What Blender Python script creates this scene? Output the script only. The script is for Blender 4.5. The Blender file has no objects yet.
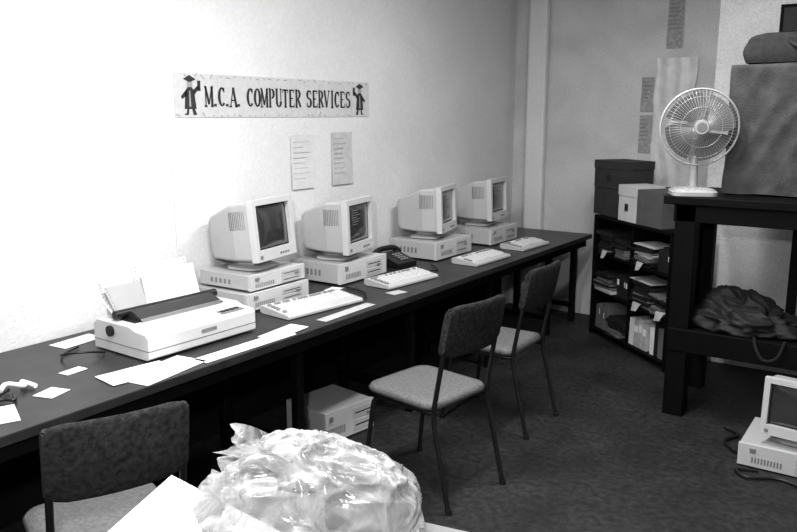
import bpy, math, random
from mathutils import Vector, Matrix, noise, Euler
random.seed(7)
SC=bpy.context.scene
COL=SC.collection
SC.view_settings.view_transform='Standard'
SC.view_settings.look='None'
SC.view_settings.gamma=.88
SC.view_settings.exposure=.08
pi=math.pi

# ------------------------------------------------------------ materials
def mat(name,v,rough=.6,var=.0,scale=20,metal=0,bump=0,bscale=None,coat=0,alpha=1,emit=0,spec=.5,v2=None,det=6,stain=0,sscale=1.5):
    m=bpy.data.materials.new(name); m.use_nodes=True
    nt=m.node_tree; b=nt.nodes['Principled BSDF']
    b.inputs['Base Color'].default_value=(v,v,v,1)
    b.inputs['Roughness'].default_value=rough
    b.inputs['Metallic'].default_value=metal
    b.inputs['Coat Weight'].default_value=coat
    b.inputs['Specular IOR Level'].default_value=spec
    if emit:
        b.inputs['Emission Color'].default_value=(1,1,1,1); b.inputs['Emission Strength'].default_value=emit
    b.inputs['Alpha'].default_value=alpha
    tc=nt.nodes.new('ShaderNodeTexCoord')
    if var or v2 is not None:
        n=nt.nodes.new('ShaderNodeTexNoise'); n.inputs['Scale'].default_value=scale; n.inputs['Detail'].default_value=det
        r=nt.nodes.new('ShaderNodeValToRGB')
        lo=max(v*(1-var),0); hi=v*(1+var) if v2 is None else v2
        if v2 is not None: lo=v
        r.color_ramp.elements[0].position=.32; r.color_ramp.elements[1].position=.68
        r.color_ramp.elements[0].color=(lo,lo,lo,1); r.color_ramp.elements[1].color=(min(hi,1),)*3+(1,)
        nt.links.new(tc.outputs['Object'],n.inputs['Vector']); nt.links.new(n.outputs['Fac'],r.inputs['Fac'])
        last=r.outputs['Color']
        if stain:
            n3=nt.nodes.new('ShaderNodeTexNoise'); n3.inputs['Scale'].default_value=sscale; n3.inputs['Detail'].default_value=12; n3.inputs['Distortion'].default_value=.6
            mr=nt.nodes.new('ShaderNodeMapRange'); mr.inputs['From Min'].default_value=.35; mr.inputs['From Max'].default_value=.65; mr.inputs['To Min'].default_value=1-stain; mr.inputs['To Max'].default_value=1+stain*.5
            mm=nt.nodes.new('ShaderNodeVectorMath'); mm.operation='SCALE'
            nt.links.new(tc.outputs['Object'],n3.inputs['Vector']); nt.links.new(n3.outputs['Fac'],mr.inputs['Value'])
            nt.links.new(last,mm.inputs[0]); nt.links.new(mr.outputs['Result'],mm.inputs['Scale']); last=mm.outputs[0]
        nt.links.new(last,b.inputs['Base Color'])
    if bump:
        n2=nt.nodes.new('ShaderNodeTexNoise'); n2.inputs['Scale'].default_value=bscale or scale; n2.inputs['Detail'].default_value=8
        bp=nt.nodes.new('ShaderNodeBump'); bp.inputs['Strength'].default_value=bump; bp.inputs['Distance'].default_value=.01
        nt.links.new(tc.outputs['Object'],n2.inputs['Vector']); nt.links.new(n2.outputs['Fac'],bp.inputs['Height'])
        nt.links.new(bp.outputs['Normal'],b.inputs['Normal'])
    return m
M_WALL=mat('painted_wall',.70,.75,.04,60,bump=.3,bscale=70,stain=.05)
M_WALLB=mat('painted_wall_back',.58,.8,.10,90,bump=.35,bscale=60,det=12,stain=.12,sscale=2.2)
M_CEIL=mat('ceiling_paint',.7,.9,.02,10)
M_FLOOR=mat('worn_concrete_floor',.012,.6,v2=.040,scale=30,bump=.2,bscale=120,det=15,stain=.45,sscale=2.5)
M_DESK=mat('dark_laminate',.018,.36,v2=.032,scale=12,det=10,stain=.15,sscale=3)
M_BLACK=mat('black_paint',.003,.6,.3,20,spec=.15)
M_DARKP=mat('dark_panel',.006,.8,.3,6,spec=.15)
M_BPLAS=mat('black_plastic',.012,.4,.2,20)
M_BEIGE=mat('beige_plastic',.48,.45,.02,30)
M_BEIGE2=mat('beige_plastic_light',.58,.4,.02,30)
M_GREYP=mat('grey_plastic',.22,.45,.05,30)
M_SMOKE=mat('smoked_cover',.04,.3,.05,30)
M_SLOT=mat('slot_black',.01,.6)
M_GLASS=mat('screen_glass',.045,.2,coat=1,spec=.8)
M_TEXT=mat('screen_text',.18,.5)
M_KEY=mat('key_plastic',.62,.5,.02,30)
M_KEYD=mat('key_grey',.25,.5)
M_PAPER=mat('paper',.78,.8,.02,8)
M_BANNER=mat('banner_paper',.56,.8,.05,30)
M_PAPER2=mat('paper_grey',.45,.8,.12,25)
M_INK=mat('ink',.04,.9)
M_INKL=mat('ink_light',.33,.9)
M_FAB=mat('chair_fabric',.012,.9,v2=.045,scale=60,bump=.5,bscale=200,spec=.25)
M_FABL=mat('seat_fabric_lit',.14,.7,.2,70,bump=.3,bscale=150)  # same fabric as the backs, painted paler for light falling on the seat
M_TUBE=mat('black_enamel_tube',.012,.3,coat=.4)
M_CART=mat('cardboard_grey',.10,.8,.1,18)
M_CARTD=mat('cardboard_dark',.035,.8,.15,18)
M_CLOTH=mat('grey_cloth',.075,.95,.25,14,bump=.5,bscale=120)
M_CLOTHD=mat('dark_cloth',.015,.95,.3,12,bump=.3,bscale=80)
M_METAL=mat('chrome_wire',.5,.35,metal=.6)
M_FANP=mat('fan_plastic',.42,.35)
M_BLADE=mat('fan_blade_plastic',.15,.3)
M_PAPW=mat('paper_on_wall',.58,.8,.05,12)
M_TABLE=mat('grey_laminate',.22,.5,.06,30)
M_TUBEL=mat('fluorescent_tube',.9,.5,emit=4)
M_DBLK=mat('dark_binder',.02,.5,.2,10)
M_MIDB=mat('mid_binder',.15,.6,.1,10)

def bagmat():
    m=bpy.data.materials.new('clear_polythene'); m.use_nodes=True
    nt=m.node_tree; b=nt.nodes['Principled BSDF']; out=nt.nodes['Material Output']
    b.inputs['Base Color'].default_value=(.6,.6,.6,1); b.inputs['Roughness'].default_value=.2
    b.inputs['Specular IOR Level'].default_value=.9; b.inputs['Coat Weight'].default_value=.6; b.inputs['Coat Roughness'].default_value=.12
    tr=nt.nodes.new('ShaderNodeBsdfTransparent'); mx=nt.nodes.new('ShaderNodeMixShader')
    tr.inputs[0].default_value=(.9,.9,.9,1)
    tc=nt.nodes.new('ShaderNodeTexCoord'); n=nt.nodes.new('ShaderNodeTexNoise'); n.inputs['Scale'].default_value=9; n.inputs['Detail'].default_value=5; n.inputs['Distortion'].default_value=2.2
    r=nt.nodes.new('ShaderNodeMapRange'); r.inputs['From Min'].default_value=.35; r.inputs['From Max'].default_value=.68; r.inputs['To Min'].default_value=.14; r.inputs['To Max'].default_value=.66
    lw=nt.nodes.new('ShaderNodeLayerWeight'); lw.inputs['Blend'].default_value=.35
    ad=nt.nodes.new('ShaderNodeMath'); ad.operation='MULTIPLY_ADD'; ad.inputs[1].default_value=.5; ad.use_clamp=True
    bp=nt.nodes.new('ShaderNodeBump'); bp.inputs['Strength'].default_value=.45; bp.inputs['Distance'].default_value=.02
    nt.links.new(tc.outputs['Object'],n.inputs['Vector']); nt.links.new(n.outputs['Fac'],r.inputs['Value'])
    nt.links.new(n.outputs['Fac'],bp.inputs['Height']); nt.links.new(bp.outputs['Normal'],b.inputs['Normal'])
    nt.links.new(lw.outputs['Facing'],ad.inputs[0]); nt.links.new(r.outputs['Result'],ad.inputs[2])
    nt.links.new(ad.outputs[0],mx.inputs['Fac']); nt.links.new(tr.outputs[0],mx.inputs[1]); nt.links.new(b.outputs[0],mx.inputs[2])
    nt.links.new(mx.outputs[0],out.inputs['Surface'])
    return m
M_BAG=bagmat()

# ------------------------------------------------------------ mesh builder
class G:
    def __init__(s): s.v=[];s.f=[];s.m=[];s.sm=[];s.mats=[];s.T=Matrix.Identity(4)
    def add(s,vs,fs,m,smooth=False):
        if m not in s.mats: s.mats.append(m)
        k=s.mats.index(m); o=len(s.v)
        s.v+= [tuple(s.T@Vector(p)) for p in vs]
        for f in fs: s.f.append(tuple(i+o for i in f)); s.m.append(k); s.sm.append(smooth)
    def box(s,c,d,m,rot=(0,0,0),tx=1,ty=1):
        R=Euler(rot).to_matrix(); c=Vector(c); x,y,z=d[0]/2,d[1]/2,d[2]/2
        vs=[c+R@Vector(p) for p in [(-x,-y,-z),(x,-y,-z),(x,y,-z),(-x,y,-z),(-x*tx,-y*ty,z),(x*tx,-y*ty,z),(x*tx,y*ty,z),(-x*tx,y*ty,z)]]
        s.add(vs,[(0,3,2,1),(4,5,6,7),(0,1,5,4),(1,2,6,5),(2,3,7,6),(3,0,4,7)],m)
    def bb(s,x0,x1,y0,y1,z0,z1,m): s.box(((x0+x1)/2,(y0+y1)/2,(z0+z1)/2),(abs(x1-x0),abs(y1-y0),abs(z1-z0)),m)
    def loft(s,rings,m,cap=True,smooth=False,closed=True):
        n=len(rings[0]); vs=[p for r in rings for p in r]; fs=[]
        for i in range(len(rings)-1):
            for j in range(n if closed else n-1):
                k=(j+1)%n; fs.append((i*n+j,i*n+k,(i+1)*n+k,(i+1)*n+j))
        s.add(vs,fs,m,smooth)
        if cap:
            s.add(rings[0],[tuple(range(n))[::-1]],m); s.add(rings[-1],[tuple(range(n))],m)
    def cyl(s,p0,p1,r0,m,r1=None,n=20):
        p0=Vector(p0);p1=Vector(p1); r1=r0 if r1 is None else r1
        q=(p1-p0).to_track_quat('Z','Y')
        s.loft([[p0+q@Vector((r0*math.cos(2*pi*i/n),r0*math.sin(2*pi*i/n),0)) for i in range(n)],
                [p1+q@Vector((r1*math.cos(2*pi*i/n),r1*math.sin(2*pi*i/n),0)) for i in range(n)]],m,True,True)
    def tube(s,pts,r,m,n=8,closed=False):
        pts=[Vector(p) for p in pts]; N=len(pts); rings=[]; up=None
        for i,p in enumerate(pts):
            a=pts[(i-1)%N] if (closed or i>0) else p; b=pts[(i+1)%N] if (closed or i<N-1) else p
            t=(b-a).normalized()
            if up is None:
                up=t.orthogonal().normalized()
            up=(up-t*up.dot(t)).normalized(); w=t.cross(up)
            rings.append([p+up*(r*math.cos(2*pi*k/n))+w*(r*math.sin(2*pi*k/n)) for k in range(n)])
        if closed: rings.append(rings[0]); s.loft(rings,m,False,True)
        else: s.loft(rings,m,True,True)
    def done(s,name,loc=(0,0,0),rz=0,bevel=0,rot=None):
        me=bpy.data.meshes.new(name); me.from_pydata(s.v,[],s.f)
        for m in s.mats: me.materials.append(m)
        me.polygons.foreach_set('material_index',s.m); me.polygons.foreach_set('use_smooth',s.sm); me.update()
        o=bpy.data.objects.new(name,me); COL.objects.link(o); o.location=loc; o.rotation_euler=rot or (0,0,rz)
        if bevel:
            b=o.modifiers.new('bev','BEVEL'); b.width=bevel; b.segments=2; b.limit_method='ANGLE'; b.angle_limit=math.radians(50)
        return o
def rnd(pts,r,k=5):
    pts=[Vector(p) for p in pts]; out=[pts[0]]
    for i in range(1,len(pts)-1):
        a,b,c=pts[i-1],pts[i],pts[i+1]; d=min(r,(a-b).length*.45,(c-b).length*.45)
        p=b+(a-b).normalized()*d; q=b+(c-b).normalized()*d
        for j in range(k+1):
            t=j/k; out.append(p*(1-t)**2+b*2*t*(1-t)+q*t*t)
    out.append(pts[-1]); return out
def curve(pts,k=6):
    P=[Vector(p) for p in pts]; out=[]
    for i in range(len(P)-1):
        a=P[max(i-1,0)];b=P[i];c=P[i+1];d=P[min(i+2,len(P)-1)]
        for j in range(k):
            t=j/k; out.append(.5*((2*b)+(c-a)*t+(2*a-5*b+4*c-d)*t*t+(3*b-a-3*c+d)*t**3))
    out.append(P[-1]); return out
def rrect(w,d,r,z,n=6,cx=0,cy=0):
    out=[]
    for (sx,sy,a0) in [(1,1,0),(-1,1,90),(-1,-1,180),(1,-1,270)]:
        for i in range(n+1):
            a=math.radians(a0+90*i/n); out.append(Vector((cx+sx*(w/2-r)+r*math.cos(a),cy+sy*(d/2-r)+r*math.sin(a),z)))
    return out

# ------------------------------------------------------------ room
L=6.2; RX=4.8; RY=-2.2; CH=2.95; DZ=.73; WX=-.06
def slab(name,x0,x1,y0,y1,z0,z1,m,bevel=0):
    g=G(); g.bb(x0,x1,y0,y1,z0,z1,m); return g.done(name,bevel=bevel)
slab('floor',-.2,RX+.1,RY-.1,L+.1,-.1,0,M_FLOOR)
slab('ceiling',-.2,RX+.1,RY-.1,L+.1,CH,CH+.1,M_CEIL)
slab('wall_left',WX-.1,WX,RY-.1,L+.1,0,CH,M_WALL)
slab('wall_back',WX,RX,L,L+.1,0,CH,M_WALLB)
slab('wall_right',RX,RX+.1,RY-.1,L+.1,0,CH,M_WALLB)
slab('wall_front',WX,RX,RY-.1,RY,0,CH,M_WALLB)
slab('wall_return',1.74,RX,5.46,L-.001,0,CH,M_WALLB)
slab('trim_1',.08,.25,L-.08,L-.001,0,CH,M_WALL,bevel=.02)
slab('trim_2',WX,WX+.004,2.49,2.50,.73,1.62,M_WALL)

# ------------------------------------------------------------ desk
g=G(); DE=5.98
g.bb(WX+.004,.77,-1.6,DE,DZ-.035,DZ,M_DESK)
g.bb(-.04,-.02,-1.6,DE-.02,.0,DZ-.035,M_DARKP)  # dark sheet added along the wall to stand in for shade under the desk
g.bb(.70,.73,-1.6,DE-.02,DZ-.10,DZ-.035,M_BLACK)
for y in [-1.4,0.1,1.62,2.55,3.5,4.45,5.4,5.9]:
    for x in (.12,.62):
        g.bb(x,x+.045,y,y+.045,0,DZ-.035,M_BLACK)
    g.bb(.12,.66,y,y+.04,.12,.16,M_BLACK)
g.done('long_desk',bevel=.004)

# ------------------------------------------------------------ monitors
def monitor(loc,rz,tilt=.0,scale=1,text=True):
    g=G()
    g.loft([rrect(.20,.22,.05,0),rrect(.20,.22,.05,.012),rrect(.14,.15,.05,.025),rrect(.13,.14,.05,.05)],M_BEIGE,True,False)
    g.T=Matrix.Translation((0,0,.042))@Matrix.Rotation(-tilt,4,'Y')
    W=.345;Hh=.305
    def sec(x,w,z0,z1,r=.015):
        return [Vector((x,p.x,p.y+ (z0+z1)/2)) for p in rrect(w,(z1-z0),r,0,4)]
    g.loft([sec(.125,W-.012,.006,Hh-.006),sec(.02,W-.02,.01,Hh-.012),sec(-.05,W-.06,.012,Hh-.035),sec(-.15,W-.12,.02,Hh-.07),sec(-.175,W-.15,.035,Hh-.09)],M_BEIGE,True,False)
    x0,x1=.125,.16; bt=.03; cb=.055
    g.bb(x0,x1,-W/2,-W/2+bt,0,Hh,M_BEIGE2); g.bb(x0,x1,W/2-bt,W/2,0,Hh,M_BEIGE2)
    g.bb(x0,x1,-W/2+bt,W/2-bt,Hh-bt,Hh,M_BEIGE2); g.bb(x0,x1,-W/2+bt,W/2-bt,0,cb,M_BEIGE2)
    g.bb(.126,.136,-W/2+bt,W/2-bt,cb,Hh-bt,M_SLOT)
    sw=W/2-bt-.010; z0=cb+.008; z1=Hh-bt-.008; n=12; vs=[];fs=[]
    for i in range(n+1):
        for j in range(n+1):
            a=-1+2*i/n;b=-1+2*j/n
            vs.append((.137+.013*math.sqrt(max(0,(1-a*a)*(1-b*b))),a*sw,(z0+z1)/2+b*(z1-z0)/2))
    for i in range(n):
        for j in range(n): fs.append((i*(n+1)+j,(i+1)*(n+1)+j,(i+1)*(n+1)+j+1,i*(n+1)+j+1))
    g.add(vs,fs,M_GLASS,True)
    if text:
        for k in range(7):
            ww=random.uniform(.06,.13); zz=z1-.03-k*.013
            g.bb(.1500,.1506,-sw+.04,-sw+.04+ww,zz,zz+.005,M_TEXT)
    for k in range(4): g.bb(x1,x1+.003,.02+k*.022,.034+k*.022,.018,.028,M_GREYP)
    g.bb(x1,x1+.004,-.15,-.13,.015,.032,M_GREYP)
    for sgn in (-1,1):
        for k in range(9):
            g.box((.01+k*.011,sgn*(W/2-.008),.21),(.004,.004,.09),M_GREYP)
    for k in range(8): g.bb(-.03-k*.012,-.024-k*.012,-.09,.09,Hh-.030-k*.0042,Hh-.025-k*.0042,M_GREYP)
    o=g.done('crt_monitor',loc,rz,bevel=.004); o.scale=(scale,)*3
    return o
def desktop(loc,rz,w=.42,d=.38,h=.12,name='desktop_computer'):
    g=G(); g.bb(-d/2,d/2-.02,-w/2,w/2,.01,h,M_BEIGE)
    g.bb(d/2-.02,d/2,-w/2-.003,w/2+.003,.008,h+.003,M_BEIGE2)
    x=d/2
    g.bb(x,x+.002,.02,.17,h*.55,h*.88,M_BEIGE); g.bb(x+.001,x+.003,.035,.155,h*.70,h*.74,M_SLOT); g.bb(x,x+.008,.12,.15,h*.58,h*.66,M_GREYP)
    g.bb(x,x+.002,.02,.17,h*.15,h*.48,M_BEIGE); g.bb(x+.001,x+.003,.035,.155,h*.30,h*.34,M_SLOT)
    for k in range(10): g.bb(x-.001,x+.002,-.17+k*.014,-.163+k*.014,h*.25,h*.5,M_GREYP)
    g.bb(x,x+.008,-.18*min(1,w/.42),-.155*min(1,w/.42),h*.72,h*.88,M_GREYP)
    for k in range(5): g.bb(-.1+k*.03,-.085+k*.03,-w/2-.001,-w/2+.001,h*.35,h*.65,M_GREYP)
    for sx in (-1,1):
        for sy in (-1,1): g.cyl((sx*(d/2-.05),sy*(w/2-.04),0),(sx*(d/2-.05),sy*(w/2-.04),.012),.012,M_BPLAS,n=10)
    return g.done(name,loc,rz,bevel=.004)
def keyboard(loc,rz,w=.46,d=.19):
    g=G()
    prof=[(-d/2,.006),(-d/2,.036),(-d/2+.03,.036),(d/2-.01,.018),(d/2,.012),(d/2,.0),(-d/2+.02,0)]
    g.loft([[Vector((x,-w/2,z)) for x,z in prof],[Vector((x,w/2,z)) for x,z in prof]],M_BEIGE,True)
    sl=math.atan2(.018,d-.04)
    for r in range(6):
        x=-d/2+.038+r*.0215+(0 if r==0 else .006); z=.036-(x+d/2-.03)*math.tan(sl)+.004
        y=-w/2+.018
        while y<w/2-.03:
            kw=.0175
            if r==5 and -.09<y<.02: kw=.11
            if (r==0 and abs((y+w/2)%.09)<.016): y+=.0195; continue
            if .085<y<.095 or .155<y<.163: y+=.010; continue
            edge=(y<-w/2+.03) or r==0
            g.box((x,y+kw/2,z),(.017,kw,.010),M_KEYD if (edge and random.random()<.7) else M_KEY,rot=(0,sl,0),tx=.75,ty=.8 if kw<.05 else .97)
            y+=kw+.002
    return g.done('computer_keyboard',loc,rz,bevel=.0015)
desktop((.145,2.80,DZ+.001),.0,w=.44,d=.37,h=.09)
desktop((.14,2.81,DZ+.0955),.03,w=.40,d=.35,h=.08)
monitor((.15,2.80,DZ+.18),.16,tilt=.10,text=False)
desktop((.135,3.53,DZ+.001),.0,d=.36,w=.44); monitor((.15,3.49,DZ+.1255),.20,tilt=.03)
desktop((.18,4.47,DZ+.001),.0,w=.46,d=.38); monitor((.165,4.45,DZ+.1255),.24,tilt=.04)
desktop((.19,5.19,DZ+.001),.0,d=.38); monitor((.165,5.20,DZ+.1255),.12,tilt=.04)
keyboard((.50,2.86,DZ+.003),-.12,w=.50,d=.21); keyboard((.52,3.62,DZ+.003),-.10,w=.44); keyboard((.585,4.46,DZ+.003),-.04,w=.44); keyboard((.585,5.12,DZ+.003),-.05,w=.40)

# ------------------------------------------------------------ printer (front +x)
g=G(); W=.56
prof=[(-.18,.0),(-.18,.10),(-.15,.118),(.06,.118),(.10,.105),(.165,.10),(.18,.085),(.18,.008),(.17,0)]
g.loft([[Vector((x,-W/2,z)) for x,z in prof],[Vector((x,W/2,z)) for x,z in prof]],M_BEIGE2,True)
g.bb(-.181,.181,-W/2-.001,W/2+.001,.035,.039,M_GREYP)
g.bb(-.12,.03,-W/2+.05,W/2-.05,.112,.122,M_SLOT)
prof=[(-.085,.118),(-.06,.150),(-.02,.155),(.035,.132),(.045,.118)]
g.loft([[Vector((x,-W/2+.075,z)) for x,z in prof],[Vector((x,W/2-.07,z)) for x,z in prof]],M_SMOKE,True)
g.cyl((-.06,-W/2+.02,.143),(-.06,W/2-.02,.143),.018,M_BPLAS)
g.cyl((-.06,-W/2-.012,.085),(-.06,-W/2+.01,.085),.022,M_BPLAS)
g.bb(.105,.155,W/2-.16,W/2-.04,.100,.106,M_GREYP)
for k in range(4): g.bb(.12,.14,W/2-.15+k*.026,W/2-.135+k*.026,.106,.110,M_BPLAS)
g.bb(.18,.182,-.02,.06,.055,.07,M_GREYP)
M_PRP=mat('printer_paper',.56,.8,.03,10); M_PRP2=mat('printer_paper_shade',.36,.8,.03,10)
def sheet(y0,y1,x0,z0,x1,z1,bow,m=M_PAPER,sk=0,edge=True):
    n=10; vs=[];fs=[]
    P=[]
    for i in range(n+1):
        t=i/n; x=x0+(x1-x0)*t-bow*math.sin(pi*t); z=z0+(z1-z0)*t
        vs+=[(x,y0+sk*t,z),(x,y1+sk*t,z)]; P.append((x,z,sk*t))
    for i in range(n): fs.append((2*i,2*i+1,2*i+3,2*i+2))
    g.add(vs,fs,m,True)
    if edge:  # tractor-feed perforation strip
        for i in range(n):
            x,z,s_=P[i]; x2,z2,_=P[i+1]
            for yy in (y0+.010,y1-.010): g.box(((x+x2)/2+.002,yy+s_,(z+z2)/2),(.001,.004,.005),M_GREYP)
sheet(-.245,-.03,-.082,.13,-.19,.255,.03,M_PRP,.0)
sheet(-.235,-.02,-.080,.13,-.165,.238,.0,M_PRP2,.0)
sheet(-.09,.19,-.09,.13,-.205,.30,.02,M_PRP,.03)
sheet(-.08,.20,-.084,.13,-.17,.272,.0,M_PAPER,.03)
for k in range(5): g.bb(-.176,-.12,-.22,.2,.118+k*.006,.122+k*.006,M_PRP)
g.done('dot_matrix_printer',(.385,2.11,DZ+.006),-.03,bevel=.003)

# ------------------------------------------------------------ papers on the desk
g=G()
def pap(x,y,w,d,a,z=0,m=M_PAPER): g.box((x,y,DZ+.002+z),(w,d,.002),m,rot=(0,0,a))
pap(.67,1.80,.15,.32,.15); pap(.62,1.72,.14,.26,-.15,.002); pap(.71,2.20,.08,.50,-.03); pap(.69,2.44,.10,.24,.1,.002)
pap(.55,1.42,.08,.09,.3); pap(.40,1.60,.05,.09,.1); pap(.60,1.20,.16,.12,-.4); pap(.70,2.88,.06,.40,.02,0,M_PAPER2)
pap(.06,1.84,.1,.2,.1,0); pap(.33,3.23,.07,.10,.2); pap(.66,3.36,.07,.10,-.2,0,M_PAPER2)
g.done('loose_papers')
g=G()
vs=curve([(.44,1.30,DZ+.02),(.41,1.34,DZ+.028),(.45,1.38,DZ+.02),(.40,1.40,DZ+.018),(.47,1.41,DZ+.014)],5); g.tube(vs,.009,M_PAPER,8)
g.tube([(.47,1.26,DZ+.010),(.42,1.34,DZ+.010)],.006,M_BPLAS)
g.tube(curve([(.52,1.22,DZ+.01),(.5,1.27,DZ+.012),(.53,1.3,DZ+.01),(.47,1.33,DZ+.01)]),.006,M_BPLAS)
g.done('crumpled_tissue')
g=G()
g.tube(curve([(.16,1.78,DZ+.008),(.20,1.68,DZ+.008),(.27,1.66,DZ+.03),(.32,1.72,DZ+.03),(.31,1.80,DZ+.008)]),.0045,M_BPLAS)
g.tube(curve([(.33,2.46,DZ+.008),(.42,2.51,DZ+.008),(.40,2.56,DZ+.008)]),.005,M_BPLAS)
g.tube(curve([(.60,3.16,DZ+.008),(.56,3.22,DZ+.008),(.5,3.26,DZ+.008),(.42,3.28,DZ+.008),(.36,3.30,DZ+.008)]),.005,M_BPLAS)
g.tube(curve([(.40,3.88,DZ+.008),(.52,3.96,DZ+.008),(.5,4.04,DZ+.008),(.42,4.1,DZ+.008)]),.005,M_BPLAS)
g.done('power_cables')

# ------------------------------------------------------------ telephone
g=G()
prof=[(-.11,0),(-.11,.07),(-.04,.075),(.11,.03),(.11,0)]
g.loft([[Vector((x,-.09,z)) for x,z in prof],[Vector((x,.09,z)) for x,z in prof]],M_BPLAS,True)
for i in range(4):
    for j in range(3): g.box((.0+i*.024,-.01+j*.026,.068-i*.0073),(.015,.018,.01),M_GREYP,rot=(0,.29,0))
g.tube(curve([(-.07,-.12,.075),(-.07,-.06,.098),(-.07,.06,.098),(-.07,.12,.075)]),.017,M_BPLAS,10)
g.cyl((-.07,-.11,.05),(-.07,-.11,.085),.028,M_BPLAS); g.cyl((-.07,.11,.05),(-.07,.11,.085),.028,M_BPLAS)
g.done('desk_telephone',(.20,4.0,DZ+.002),-.1,bevel=.004)

# ------------------------------------------------------------ banner
ADV={'.':.5,' ':.75,'I':.8,'M':1.1,'V':1.0}
def glyphs(txt,y0,width,z0,h,x):
    g=G(); tot=sum(ADV.get(c,1) for c in txt); cw=width/tot
    ux=cw*1.38
    def stroke(p,q,t):
        p=Vector(p);q=Vector(q);p=Vector((p.x*ux,p.y*h));q=Vector((q.x*ux,q.y*h)); d=(q-p)
        n=Vector((-d.y,d.x)).normalized()*t*.045 if d.length else Vector((0,0))
        P=[p+n,q+n,q-n,p-n]
        g.add([(x,y+v.x,z0+v.y) for v in P],[(0,1,2,3)],M_INK)
    def S(a,b,c,d,t=.17): stroke((a,b),(c,d),t if t>.09 else t*1.3)
    def ser(cx,y,w=.24): S(cx-w/2,y,cx+w/2,y,.07)
    def arc(cx,cy,rx,ry,a0,a1,t0=.07,t1=.19):
        n=16
        for i in range(n):
            A=math.radians(a0+(a1-a0)*i/n);B=math.radians(a0+(a1-a0)*(i+1.15)/n)
            t=t0+(t1-t0)*abs(math.cos((A+B)/2))
            S(cx+rx*math.cos(A),cy+ry*math.sin(A),cx+rx*math.cos(B),cy+ry*math.sin(B),max(t,.1))
    y=y0
    for ch in txt:
        if ch=='M': S(.06,0,.06,1,.06);S(.06,1,.34,.1,.15);S(.34,.1,.62,1,.06);S(.62,0,.62,1);ser(.06,0);ser(.62,0);ser(.03,1,.14);ser(.66,1,.14)
        if ch=='C': arc(.36,.5,.25,.46,45,315);S(.56,.72,.56,.98,.06)
        if ch=='A': S(.06,0,.34,1,.06);S(.34,1,.6,0);S(.14,.32,.5,.32,.06);ser(.06,0);ser(.6,0)
        if ch=='.': S(.1,.0,.1,.13,.2)
        if ch=='O': arc(.35,.5,.26,.47,0,360)
        if ch=='P': S(.14,0,.14,1);ser(.14,0,.26);ser(.12,1,.2);arc(.3,.74,.24,.24,-90,90)
        if ch=='U': S(.13,.3,.13,1);S(.57,.3,.57,1,.06);arc(.35,.3,.22,.27,180,360);ser(.13,1,.24);ser(.57,1,.2)
        if ch=='T': S(.35,0,.35,1);S(.06,.97,.64,.97,.07);ser(.35,0,.26);S(.07,.8,.07,.98,.05);S(.63,.8,.63,.98,.05)
        if ch=='E': S(.16,0,.16,1);S(.08,.97,.58,.97,.07);S(.08,.03,.6,.03,.07);S(.16,.5,.46,.5,.06);S(.58,.8,.58,.98,.05);S(.6,.02,.6,.22,.05)
        if ch=='R': S(.14,0,.14,1);ser(.14,0,.24);ser(.12,1,.2);arc(.28,.75,.24,.23,-90,90);S(.3,.5,.6,0)
        if ch=='S': arc(.34,.74,.2,.23,50,270);arc(.34,.27,.22,.25,-130,90);S(.54,.76,.54,.98,.06);S(.11,.03,.11,.28,.06)
        if ch=='V': S(.06,1,.33,0);S(.33,0,.6,1,.06);ser(.08,1,.24);ser(.6,1,.2)
        if ch=='I': S(.3,0,.3,1);ser(.3,0,.28);ser(.3,1,.28)
        y+=cw*ADV.get(ch,1)
    return g
BX=WX
g=glyphs("M.C.A. COMPUTER SERVICES",2.715,1.18,1.718,.096,BX+.0055)
g.bb(BX+.001,BX+.004,2.525,4.085,1.663,1.876,M_BANNER)
def fig(yc,s=1,k=1.1):
    def poly(pts,m=M_INK,o=0): g.add([(BX+.0056+o,yc+s*a*k,1.682+b*k) for a,b in pts],[tuple(range(len(pts)))],m)
    poly([(-.034,.02),(.034,.02),(.024,.10),(.012,.115),(-.012,.115),(-.026,.10)])
    poly([(-.014,.115),(.014,.115),(.017,.135),(.008,.148),(-.01,.148),(-.016,.135)],M_INKL)
    poly([(-.036,.150),(0,.136),(.036,.150),(0,.168)],M_INK,.0003)
    poly([(-.02,.104),(-.052,.075),(-.045,.062),(-.018,.08)]); poly([(.02,.104),(.048,.125),(.055,.112),(.02,.078)])
    poly([(.044,.10),(.062,.10),(.062,.145),(.044,.145)],M_INK)
    poly([(-.008,.03),(.004,.03),(.002,.10),(-.004,.10)],M_INKL,.0004)
    poly([(-.02,.02),(-.024,.0),(-.034,.0),(-.034,-.006),(-.012,-.006),(-.008,.02)]); poly([(.008,.02),(.014,.0),(.014,-.006),(.036,-.006),(.034,0),(.024,.02)])
fig(2.62); fig(3.985,-1)
for z in (1.674,1.864):
    y=2.54
    while y<4.07:
        if not(z<1.7 and (abs(y-2.62)<.06 or abs(y-3.985)<.06)) and random.random()<.8:
            a=random.uniform(-1,1); g.box((BX+.0045,y,z+random.uniform(-.005,.005)),(.001,random.uniform(.008,.03),.005),M_INKL,rot=(a,0,0))
        y+=random.uniform(.03,.07)
for y in (2.80,3.10,3.35,3.6,3.9):
    g.bb(BX+.0042,BX+.0046,y,y+.002,1.664,1.875,M_PAPER2)
g.done('paper_banner')

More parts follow.
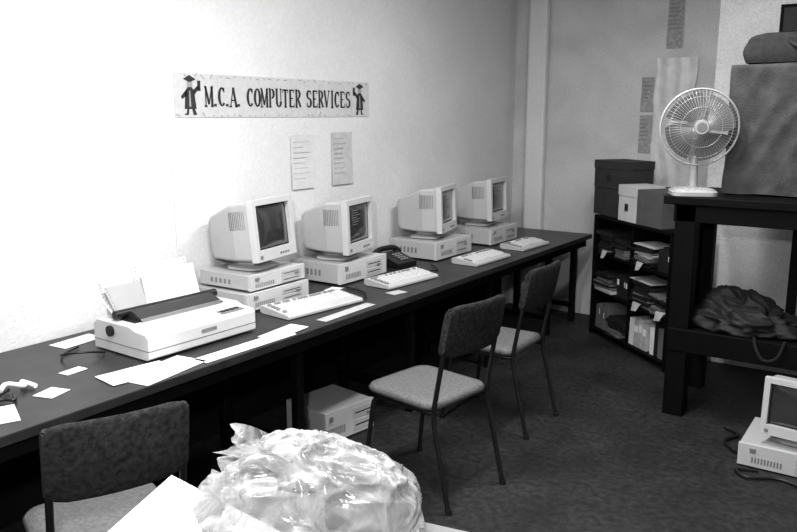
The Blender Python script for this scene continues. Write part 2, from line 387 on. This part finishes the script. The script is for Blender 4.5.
def notice(name,plane,a0,a1,z0,z1,m,off=.002,lines=True,lm=None):
    g=G(); n=10; vs=[];fs=[]
    for i in range(n+1):
        for j in range(3):
            t=i/n; b=off+.004*abs(math.sin(t*5))+(.01*(1-t)**3)
            a=a0+(a1-a0)*j/2; z=z0+(z1-z0)*t
            vs.append((WX+b,a,z) if plane=='L' else (a,L-b,z))
    for i in range(n):
        for j in range(2): fs.append((i*3+j,i*3+j+1,(i+1)*3+j+1,(i+1)*3+j))
    g.add(vs,fs,m,True)
    for k in range(int((z1-z0)/.03)-2 if lines else 0):
        z=z1-.04-k*.03; w=(a1-a0)*random.uniform(.4,.75)
        if plane=='L': g.bb(WX+off+.005,WX+off+.0055+.01*(1-(z-z0)/(z1-z0))**3,a0+.02,a0+.02+w,z,z+.006,lm)
        else: g.bb(a0+.012,a0+.012+w,L-off-.0075,L-off-.007,z,z+.008,lm)
    return g.done(name)
M_PW=mat('notice_paper_faint',.63,.7,.05,20); M_PG=mat('notice_paper_grey',.52,.8,.08,30); M_LN=mat('notice_line',.57,.8); M_LN2=mat('notice_line_grey',.42,.8)
notice('wall_notice','L',3.335,3.53,1.25,1.56,M_PW,lm=M_LN); notice('wall_notice','L',3.70,3.90,1.25,1.57,M_PG,lm=M_LN2)
M_PD=mat('notice_dark',.34,.8,.2,50)
notice('wall_poster','B',1.03,1.13,1.70,1.96,M_PD,lm=M_GREYP); notice('wall_poster','B',1.03,1.13,1.38,1.67,M_PD,lm=M_GREYP)
notice('wall_poster','B',1.20,1.32,2.17,2.62,M_PD,lm=M_GREYP)
M_POL=mat('plastic_sheet',.62,.4,.10,14,bump=.3,bscale=20)
g=G(); vs=[];fs=[]
for i in range(13):
    for j in range(17):
        a=1.14+.30*j/16; z=1.12+.98*i/12
        vs.append((a+.01*math.sin(i*1.3),L-.016-.008*math.sin(j*1.1+i*.3),z))
for i in range(12):
    for j in range(16): fs.append((i*17+j,i*17+j+1,(i+1)*17+j+1,(i+1)*17+j))
g.add(vs,fs,M_POL,True); g.done('hanging_plastic_sheet')
g=G(); g.bb(2.10,2.7,5.44,5.459,2.16,2.34,M_DARKP); g.bb(2.12,2.68,5.437,5.44,2.18,2.32,M_CARTD); g.done('wall_picture')

# ------------------------------------------------------------ chairs
def chair(loc,rz):
    g=G(); r=.011; w=.18
    g.loft([rrect(.38,.38,.05,.43),rrect(.41,.40,.06,.437),rrect(.42,.41,.06,.452),rrect(.40,.39,.06,.468),rrect(.34,.33,.06,.474)],M_FABL,True,True)
    for s in (-1,1):
        y=s*w
        g.tube(rnd([(.30,y*1.08,.0),(.20,y*1.05,.41),(.215,y*1.0,.52),(.285,y*.98,.895)],.08),r,M_TUBE,10)
        g.tube(rnd([(-.22,y*1.08,0),(-.165,y*.98,.418),(.205,y*.98,.418)],.06),r,M_TUBE,10)
        g.cyl((.30,y*1.08,.0),(.297,y*1.08,.02),.015,M_BPLAS); g.cyl((-.22,y*1.08,0),(-.217,y*1.08,.02),.015,M_BPLAS)
    g.tube([(-.10,-w,.41),(-.10,w,.41)],.008,M_TUBE); g.tube([(.14,-w,.41),(.14,w,.41)],.008,M_TUBE)
    n=14; rings=[]
    for i in range(n+1):
        t=-1+2*i/n; y=t*.19; bow=.03*(1-t*t)
        h=.118 if abs(t)<.8 else .118-.02*((abs(t)-.8)/.2)
        cx=.262+bow; cz=.792
        ring=[]
        for k in range(16):
            a=2*pi*k/16; dx=.018*math.copysign(abs(math.cos(a))**.7,math.cos(a)); dz=h*math.copysign(abs(math.sin(a))**.35,math.sin(a))
            ring.append(Vector((cx+dx+dz*.2,y,cz+dz)))
        rings.append(ring)
    g.loft(rings,M_FAB,True,True)
    return g.done('upholstered_chair',loc,rz)
chair((1.01,1.28,0),-.38)
chair((1.17,2.87,0),-.16)
chair((1.07,3.73,0),.0)

desktop((.43,3.06,0),-.15,w=.34,d=.32,h=.17,name='computer_case')

# ------------------------------------------------------------ bookcase (angled)
ang=math.atan2(-.65,.76); Lb=1.0
g=G(); d=.27;h=.93;t=.02
g.bb(0,t,0,d,0,h,M_BLACK); g.bb(Lb-t,Lb,0,d,0,h,M_BLACK); g.bb(0,Lb,d-.01,d,0,h,M_DARKP)
for z in (.04,.34,.63,h-t): g.bb(0,Lb,.0,d,z,z+t,M_BLACK)
g.bb(Lb/2-.01,Lb/2+.01,.02,d,.05,h-.02,M_BLACK)
BL=(.89,5.68,0)
bk=g.done('bookcase',BL,ang,bevel=.002)
g=G()
def fill(x0,x1,z,hmax,ms,tmin=.02,tmax=.06):
    x=x0
    while x<x1-.03:
        w=random.uniform(tmin,tmax); w=min(w,x1-x); hh=random.uniform(.7,1)*hmax
        g.box((x+w/2,.02+.11,z+hh/2),(w-.003,.2,hh),random.choice(ms),rot=(0,random.uniform(-.06,.06),0)); 
        if random.random()<.5: g.bb(x+.006,x+w-.008,.028,.03,z+hh*.55,z+hh*.8,M_PAPER)
        x+=w
def pile(x0,x1,z,n,ms):
    for k in range(n):
        hh=random.uniform(.006,.026)
        g.box(((x0+x1)/2+random.uniform(-.02,.02),.11+random.uniform(-.02,.01),z+hh/2),(x1-x0-random.uniform(0,.08),.2,hh-.001),random.choice(ms),rot=(0,random.uniform(-.03,.03),random.uniform(-.12,.12))); z+=hh
fill(.04,.22,.061,.22,[M_DBLK,M_MIDB]); pile(.24,.47,.061,9,[M_DBLK,M_MIDB,M_PAPER2,M_DBLK])
fill(.52,.76,.061,.25,[M_PAPER,M_MIDB,M_PAPER2],.03,.07); fill(.78,.97,.061,.24,[M_DBLK,M_MIDB,M_PAPER],.03,.06)
pile(.04,.3,.361,10,[M_DBLK,M_DBLK,M_MIDB,M_DBLK,M_PAPER2]); pile(.54,.8,.361,12,[M_DBLK,M_MIDB,M_PAPER2,M_DBLK,M_PAPER]); fill(.32,.47,.361,.2,[M_DBLK]); pile(.8,.96,.361,9,[M_DBLK,M_MIDB])
pile(.06,.26,.651,11,[M_DBLK,M_DBLK,M_MIDB]); pile(.54,.78,.651,10,[M_PAPER2,M_DBLK,M_DBLK,M_MIDB]); pile(.28,.46,.651,8,[M_DBLK,M_MIDB]); fill(.82,.97,.651,.2,[M_DBLK,M_MIDB])
for s_,z_ in ((.15,.651),(.62,.651),(.60,.361),(.88,.361)):
    w_=random.uniform(.06,.1)
    g.add([(s_,.08,z_+.035),(s_+w_,.08,z_+.035),(s_+w_+.01,-.012,z_+.03),(s_+.01,-.012,z_+.03),(s_+.02,-.03,z_-.03),(s_+w_-.01,-.03,z_-.02)],[(0,1,2,3),(3,2,5,4)],M_PAPER2)
bo=g.done('books_and_binders',(0,0,0),0,bevel=.001); bo.parent=bk
def carton(name,loc,rz,w,d,h,m,lid=True):
    g=G(); g.bb(-w/2,w/2,-d/2,d/2,0,h,m)
    if lid: g.bb(-w/2-.004,w/2+.004,-d/2-.004,d/2+.004,h*.72,h+.004,m)
    g.bb(-w/2,w/2,-.002,.002,h,h+.001,M_SLOT); g.bb(-.03,.03,-d/2-.001,d/2+.001,h-.05,h+.0015,m)
    if lid: g.bb(-.02,.02,-d/2-.006,-d/2-.003,h*.3,h*.5,M_SLOT)
    return g.done(name,loc,rz,bevel=.004)
def onbc(s,q,z):
    return (BL[0]+s*math.cos(ang)-q*math.sin(ang),BL[1]+s*math.sin(ang)+q*math.cos(ang),z)
carton('cardboard_box',onbc(.08,.17,.932),ang+.03,.33,.26,.20,M_CARTD,False)
carton('cardboard_box',onbc(.10,.17,1.136),ang+.10,.36,.26,.20,M_CARTD)
carton('archive_box',onbc(.43,.12,.932),ang,.22,.22,.25,M_PAPW,True)
carton('cardboard_box',onbc(.70,.12,.932),ang+.06,.27,.22,.24,M_CART,False)

# ------------------------------------------------------------ workbench
g=G(); x0,x1,y0,y1=1.79,3.5,4.28,4.95; T=1.245
g.bb(x0,x1,y0,y1,T-.045,T,M_BLACK)
g.bb(x0+.05,x1-.05,y0+.03,y0+.06,T-.14,T-.045,M_BLACK)
for x in (x0+.06,x1-.18):
    g.bb(x,x+.11,y0+.03,y0+.14,0,T-.045,M_BLACK); g.bb(x,x+.09,y1-.10,y1-.02,0,T-.045,M_BLACK)
g.bb(x0+.06,x1-.06,y0+.04,y1-.04,.46,.50,M_DARKP); g.bb(x0+.06,x1-.06,y0+.02,y0+.05,.38,.51,M_BLACK)
g.bb(x0+.06,x0+.08,y0+.1,y1-.05,.5,T-.045,M_DARKP)
g.bb(2.36,2.41,y1-.08,y1-.04,.5,T-.045,M_BLACK)
g.done('workbench',bevel=.005)

def heap(name,loc,rx,ry,rz_,m,seed,amp=.28,n=90,fr=2.2):
    g=G(); vs=[];fs=[]; nr=40
    for i in range(nr+1):
        ph=i/nr*pi/2
        for j in range(n):
            a=2*pi*j/n; p=Vector((math.cos(a)*math.cos(ph),math.sin(a)*math.cos(ph),math.sin(ph)))
            wv=p*1.6+Vector((noise.noise(p*2+Vector((seed,9,1))),noise.noise(p*2+Vector((1,seed,4))),0))*.8
            k=noise.noise(p*fr*.7+Vector((seed,0,0)))+.45*(1-3*abs(noise.noise(wv*1.3+Vector((seed,3,0)))))+.12*(1-3*abs(noise.noise(wv*3+Vector((seed,3,5)))))
            q=p*(1+amp*k); vs.append((q.x*rx,q.y*ry,max(q.z*rz_*(1-.25*q.x),0.0)))
    for i in range(nr):
        for j in range(n): fs.append((i*n+j,i*n+(j+1)%n,(i+1)*n+(j+1)%n,(i+1)*n+j))
    fs.append(tuple(range(n))[::-1])
    g.add(vs,fs,m,True); return g.done(name,loc)
M_HEAP=mat('dark_cloth_heap',.016,.65,.3,12,bump=.3,bscale=80)
heap('folded_black_cloth',(2.20,4.55,.512),.27,.20,.15,M_HEAP,4.0,.4)
heap('folded_black_cloth',(2.62,4.6,.512),.14,.18,.12,M_HEAP,9.0,.4)
g=G(); g.tube(curve([(2.30,4.29,.53),(2.32,4.27,.47),(2.36,4.26,.42),(2.42,4.265,.44),(2.45,4.29,.53)]),.008,M_CLOTHD); g.done('hanging_strap')

def cover(name,loc,w,d,h,tw,td,m,seed,fold=.02,rz=0):
    g=G(); N=220; K=30; rings=[]
    def outline(w,d,z,amp,t):
        base=rrect(w,d,.04,z,8)
        P=base+[base[0]]; ln=[0]
        for i in range(1,len(P)): ln.append(ln[-1]+(P[i]-P[i-1]).length)
        out=[];k=0
        for j in range(N):
            s=ln[-1]*j/N
            while ln[k+1]<s: k+=1
            tt=(s-ln[k])/max(ln[k+1]-ln[k],1e-6); p=P[k].lerp(P[k+1],tt)
            nrm=Vector((p.x/w,p.y/d,0)).normalized()
            fd=1-3*abs(noise.noise(Vector((p.x*5+p.y*5+z*1.1,z*.9,seed))))
            fd2=1-3*abs(noise.noise(Vector((p.x*9-z*5,p.y*9,z*2+seed))))
            f=.8*fd*(1.1-t*.6)+.35*fd2+.6*noise.noise(Vector((p.x*3+z*2,p.y*3,z*4+seed)))
            q=p+nrm*amp*f
            if t<.05: q.z+=.012*noise.noise(Vector((j/N*12,1,seed)))+.01
            out.append(q)
        return out
    for i in range(K+1):
        t=i/K; rings.append(outline(w+(tw-w)*t,d+(td-d)*t,h*t,fold*(1.1-t*.4),t))
    for s in (.97,.9,.6,.3,.04):
        rings.append([Vector((p.x*s,p.y*s,h+.02*(1-s)+.014*noise.noise(Vector((p.x*s*9,p.y*s*9,seed))))) for p in rings[K]])
    g.loft(rings,m,False,True); 
    return g.done(name,loc,rz)
cover('cloth_covered_machine',(2.43,4.73,T+.002),.82,.40,.69,.82,.38,M_CLOTH,3.3,.026)
def pillow(name,loc,w,d,h,m,seed,rz=0):
    g=G(); rings=[]; 
    for i in range(17):
        t=i/16; s=(.94+.06*math.sin(pi*min(t*1.3,1)))*(1 if t<.8 else (1-((t-.8)/.2)**2*.2)); z=h*(t if t<.8 else .8+.2*math.sin((t-.8)/.2*pi/2))
        r=[]
        for p in rrect(w*s,d*s,min(w,d)*.14*s,z,8):
            f=noise.noise(Vector((p.x*9,p.y*9,z*9+seed)))*.018
            r.append(p+Vector((p.x,p.y,0)).normalized()*f+Vector((0,0,f if t>.3 else 0)))
        rings.append(r)
    g.loft(rings,m,True,True); 
    g.tube(curve([(-w*.2,-d*.42,h*.8),(-w*.12,-d*.56,h*.5),(w*.1,-d*.56,h*.45),(w*.2,-d*.42,h*.8)]),.012,m)
    return g.done(name,loc,rz)
M_HOLD=mat('holdall_fabric',.028,.85,.3,30,bump=.3,bscale=60)
pillow('holdall_bag',(2.44,4.71,T+.700),.74,.34,.15,M_HOLD,2)

# ------------------------------------------------------------ desk fan
g=G()
g.loft([rrect(.24,.22,.05,0),rrect(.24,.22,.05,.02),rrect(.20,.18,.05,.035),rrect(.10,.08,.03,.045)],M_FANP,True,False)
g.cyl((0,0,.04),(0,0,.21),.024,M_FANP,.017); 
for k in range(4): g.box((-.05+k*.033,-.085,.034),(.022,.022,.016),M_BEIGE2)
cz=.365
g.cyl((0,.06,cz),(0,-.005,cz),.055,M_FANP,.06,24); g.cyl((0,.13,cz),(0,.06,cz),.035,M_FANP,.055,24)
g.box((0,.05,.24),(.04,.05,.12),M_FANP)
g.cyl((0,-.01,cz),(0,-.07,cz),.012,M_METAL); g.cyl((0,-.04,cz),(0,-.085,cz),.045,M_BLADE,.036,24)
R=.200
for k in range(4):
    a0=2*pi*k/4+.4; n=8; rs=[]
    for i in range(n+1):
        t=i/n; r=.03+t*.148; wd=.35+.38*math.sin(pi*min(t*.62+.12,1))
        row=[]
        for j in range(7):
            u=-1+2*j/6; a=a0+u*wd+.25*t
            row.append(Vector((r*math.cos(a),-.062+.022*u,cz+r*math.sin(a))))
        rs.append(row)
    g.loft(rs,M_BLADE,False,True,closed=False)
def circ(r,y,n=48): return [(r*math.cos(2*pi*i/n),y,cz+r*math.sin(2*pi*i/n)) for i in range(n)]
g.tube(circ(R,-.06),.006,M_FANP,8,True)
for r,y in [(.16,-.108),(.105,-.122)]: g.tube(circ(r,y),.0014,M_METAL,5,True)
for r,y in [(.16,-.012),(.105,.002)]: g.tube(circ(r,y),.0014,M_METAL,5,True)
for k in range(64):
    a=2*pi*k/64; c,s_=math.cos(a),math.sin(a)
    g.tube([(r*c,y,cz+r*s_) for r,y in [(R,-.06),(.192,-.09),(.16,-.108),(.105,-.122),(.04,-.128)]],.0010,M_METAL,4)
    if k%2==0: g.tube([(r*c,y,cz+r*s_) for r,y in [(R,-.06),(.192,-.03),(.16,-.012),(.105,.002),(.05,.006)]],.0010,M_METAL,4)
g.cyl((0,-.124,cz),(0,-.131,cz),.040,M_FANP,.036,28); g.cyl((0,-.131,cz),(0,-.133,cz),.026,M_GREYP,.024,28)
g.done('desk_fan',(1.905,4.42,T+.001),.42)

# ------------------------------------------------------------ old computer on the floor
desktop((2.58,4.04,0),-pi/2,w=.46,d=.40,h=.115)
monitor((2.60,4.02,.119),-pi/2-.12,tilt=.06,text=False,scale=.92)
g=G(); g.tube(curve([(2.33,3.95,.02),(2.30,3.98,.012),(2.24,4.08,.012),(2.28,4.2,.012),(2.2,4.26,.012)]),.008,M_BPLAS)
g.tube(curve([(2.45,3.80,.012),(2.36,3.76,.012),(2.42,3.70,.012),(2.55,3.76,.012),(2.7,3.7,.012)]),.008,M_BPLAS)
g.done('extension_cable')

# ------------------------------------------------------------ foreground table, cards, bag
g=G(); TZ=.72; ta=math.radians(11)
g.bb(0,.72,-1.0,0,TZ-.03,TZ,M_TABLE)
for x in (.04,.65):
    for y in (-.97,-.07): g.bb(x,x+.035,y,y+.035,0,TZ-.03,M_BLACK)
g.done('side_table',(1.52,1.335,0),ta,bevel=.003)
g=G(); P=[(1.385,1.25),(1.85,1.20),(1.95,.86),(1.58,.76)]
for za,zb,s in ((0,.004,1),(.0045,.009,.985)):
    c=Vector((1.69,1.02)); Q=[c+(Vector(p)-c)*s for p in P]
    g.loft([[Vector((p.x,p.y,za)) for p in Q][::-1],[Vector((p.x,p.y,zb)) for p in Q][::-1]],M_PAPER,True)
g.done('white_card_sheets',(0,0,TZ+.001))
g=G(); n=200; nr=90; vs=[];fs=[]
def rg(q): return 1-3*abs(noise.noise(q))
def bagpt(p):
    w1=Vector((noise.noise(p*1.5+Vector((3,1,7))),noise.noise(p*1.5+Vector((9,4,2))),noise.noise(p*1.5+Vector((5,8,1)))))
    q=p+w1*.9
    k=.50*rg(q*.9+Vector((5,1,2)))+.30*rg(q*1.9+Vector((1,7,3)))+.12*rg(q*3.8+Vector((4,4,4)))
    calm=1-.7*max(0,min(1,(p.x-.1)/.5))
    s=(abs(p.x)**3+abs(p.y)**3+abs(p.z)**3)**(-1/3)
    return p*(s*(.80+.12*(1-calm))+.26*k*calm)
for i in range(nr+1):
    ph=-.12+i/nr*(pi/2+.12)
    for j in range(n):
        a=2*pi*j/n; p=Vector((math.cos(a)*math.cos(ph),math.sin(a)*math.cos(ph),math.sin(ph)))
        q=bagpt(p); hz=.17+.045*math.exp(-((q.x+.15)/.45)**2)
        vs.append((q.x*.285,q.y*.145,max(q.z*hz,0)))
for i in range(nr):
    for j in range(n): fs.append((i*n+j,i*n+(j+1)%n,(i+1)*n+(j+1)%n,(i+1)*n+j))
g.add(vs,fs,M_BAG,True)
fr=[]
for i in range(12):
    t=i/11; ring=[]
    for j in range(60):
        a=2*pi*j/60; rr=.03+.065*t**1.2; rr*=1+.30*math.sin(a*5+t*2)*t+.18*math.sin(a*11+1)*t
        ring.append(Vector((-.065+rr*1.1*math.cos(a)-.03*t,-.01+rr*.6*math.sin(a),.125+.070*t+.020*math.sin(a*3+1)*t)))
    fr.append(ring)
g.loft(fr,M_BAG,False,True)
fr=[]
for i in range(10):
    t=i/9; ring=[]
    for j in range(16):
        u=-1+2*j/15
        ring.append(Vector((-.15-.11*t,-.02+u*(.03+.05*t),.07-.02*t+.030*math.sin(u*6+t*2)*(.3+t))))
    fr.append(ring)
g.loft(fr,M_BAG,False,True,closed=False)
g.box((.125,.0,.06),(.17,.11,.115),M_CART,rot=(0,0,-.05))
g.done('plastic_bag',(1.85,1.29,TZ+.012),.55)

# ------------------------------------------------------------ lights
def tubelight(x,y,e,ln=1.3,rz=0):
    g=G(); g.bb(-.09,.09,-ln/2,ln/2,-.04,0,M_BEIGE2); 
    for s in (-.045,.045): g.cyl((s,-ln/2+.03,-.06),(s,ln/2-.03,-.06),.014,M_TUBEL)
    g.bb(-.09,.09,-ln/2,-ln/2+.03,-.08,-.03,M_BEIGE2); g.bb(-.09,.09,ln/2-.03,ln/2,-.08,-.03,M_BEIGE2)
    g.done('fluorescent_light',(x,y,CH-.001),rz)
    l=bpy.data.lights.new('tube_area','AREA'); l.shape='RECTANGLE'; l.size=.2; l.size_y=ln; l.energy=e
    o=bpy.data.objects.new('tube_area_light',l); o.location=(x,y,CH-.1); o.rotation_euler=(0,0,rz); COL.objects.link(o)
tubelight(1.35,1.5,82); tubelight(1.8,3.6,48)
l=bpy.data.lights.new('camera_flash','AREA'); l.size=.10; l.energy=52
o=bpy.data.objects.new('camera_flash_light',l); o.location=(2.80,-.05,1.98); COL.objects.link(o)
o.rotation_euler=(Vector((0.0,2.8,1.25))-Vector(o.location)).to_track_quat('-Z','Y').to_euler()
w=bpy.data.worlds.new('w'); SC.world=w; w.use_nodes=True; w.node_tree.nodes['Background'].inputs[0].default_value=(.5,.5,.5,1); w.node_tree.nodes['Background'].inputs[1].default_value=.1

# ------------------------------------------------------------ camera
f=775.0
cd=bpy.data.cameras.new('camera'); cam=bpy.data.objects.new('camera',cd); COL.objects.link(cam)
cd.sensor_width=36; cd.lens=36*f/797; cd.clip_start=.02
cam.location=(2.986,0,1.68); cam.rotation_euler=(pi/2-math.radians(11.10),0,math.radians(34.53))
SC.camera=cam
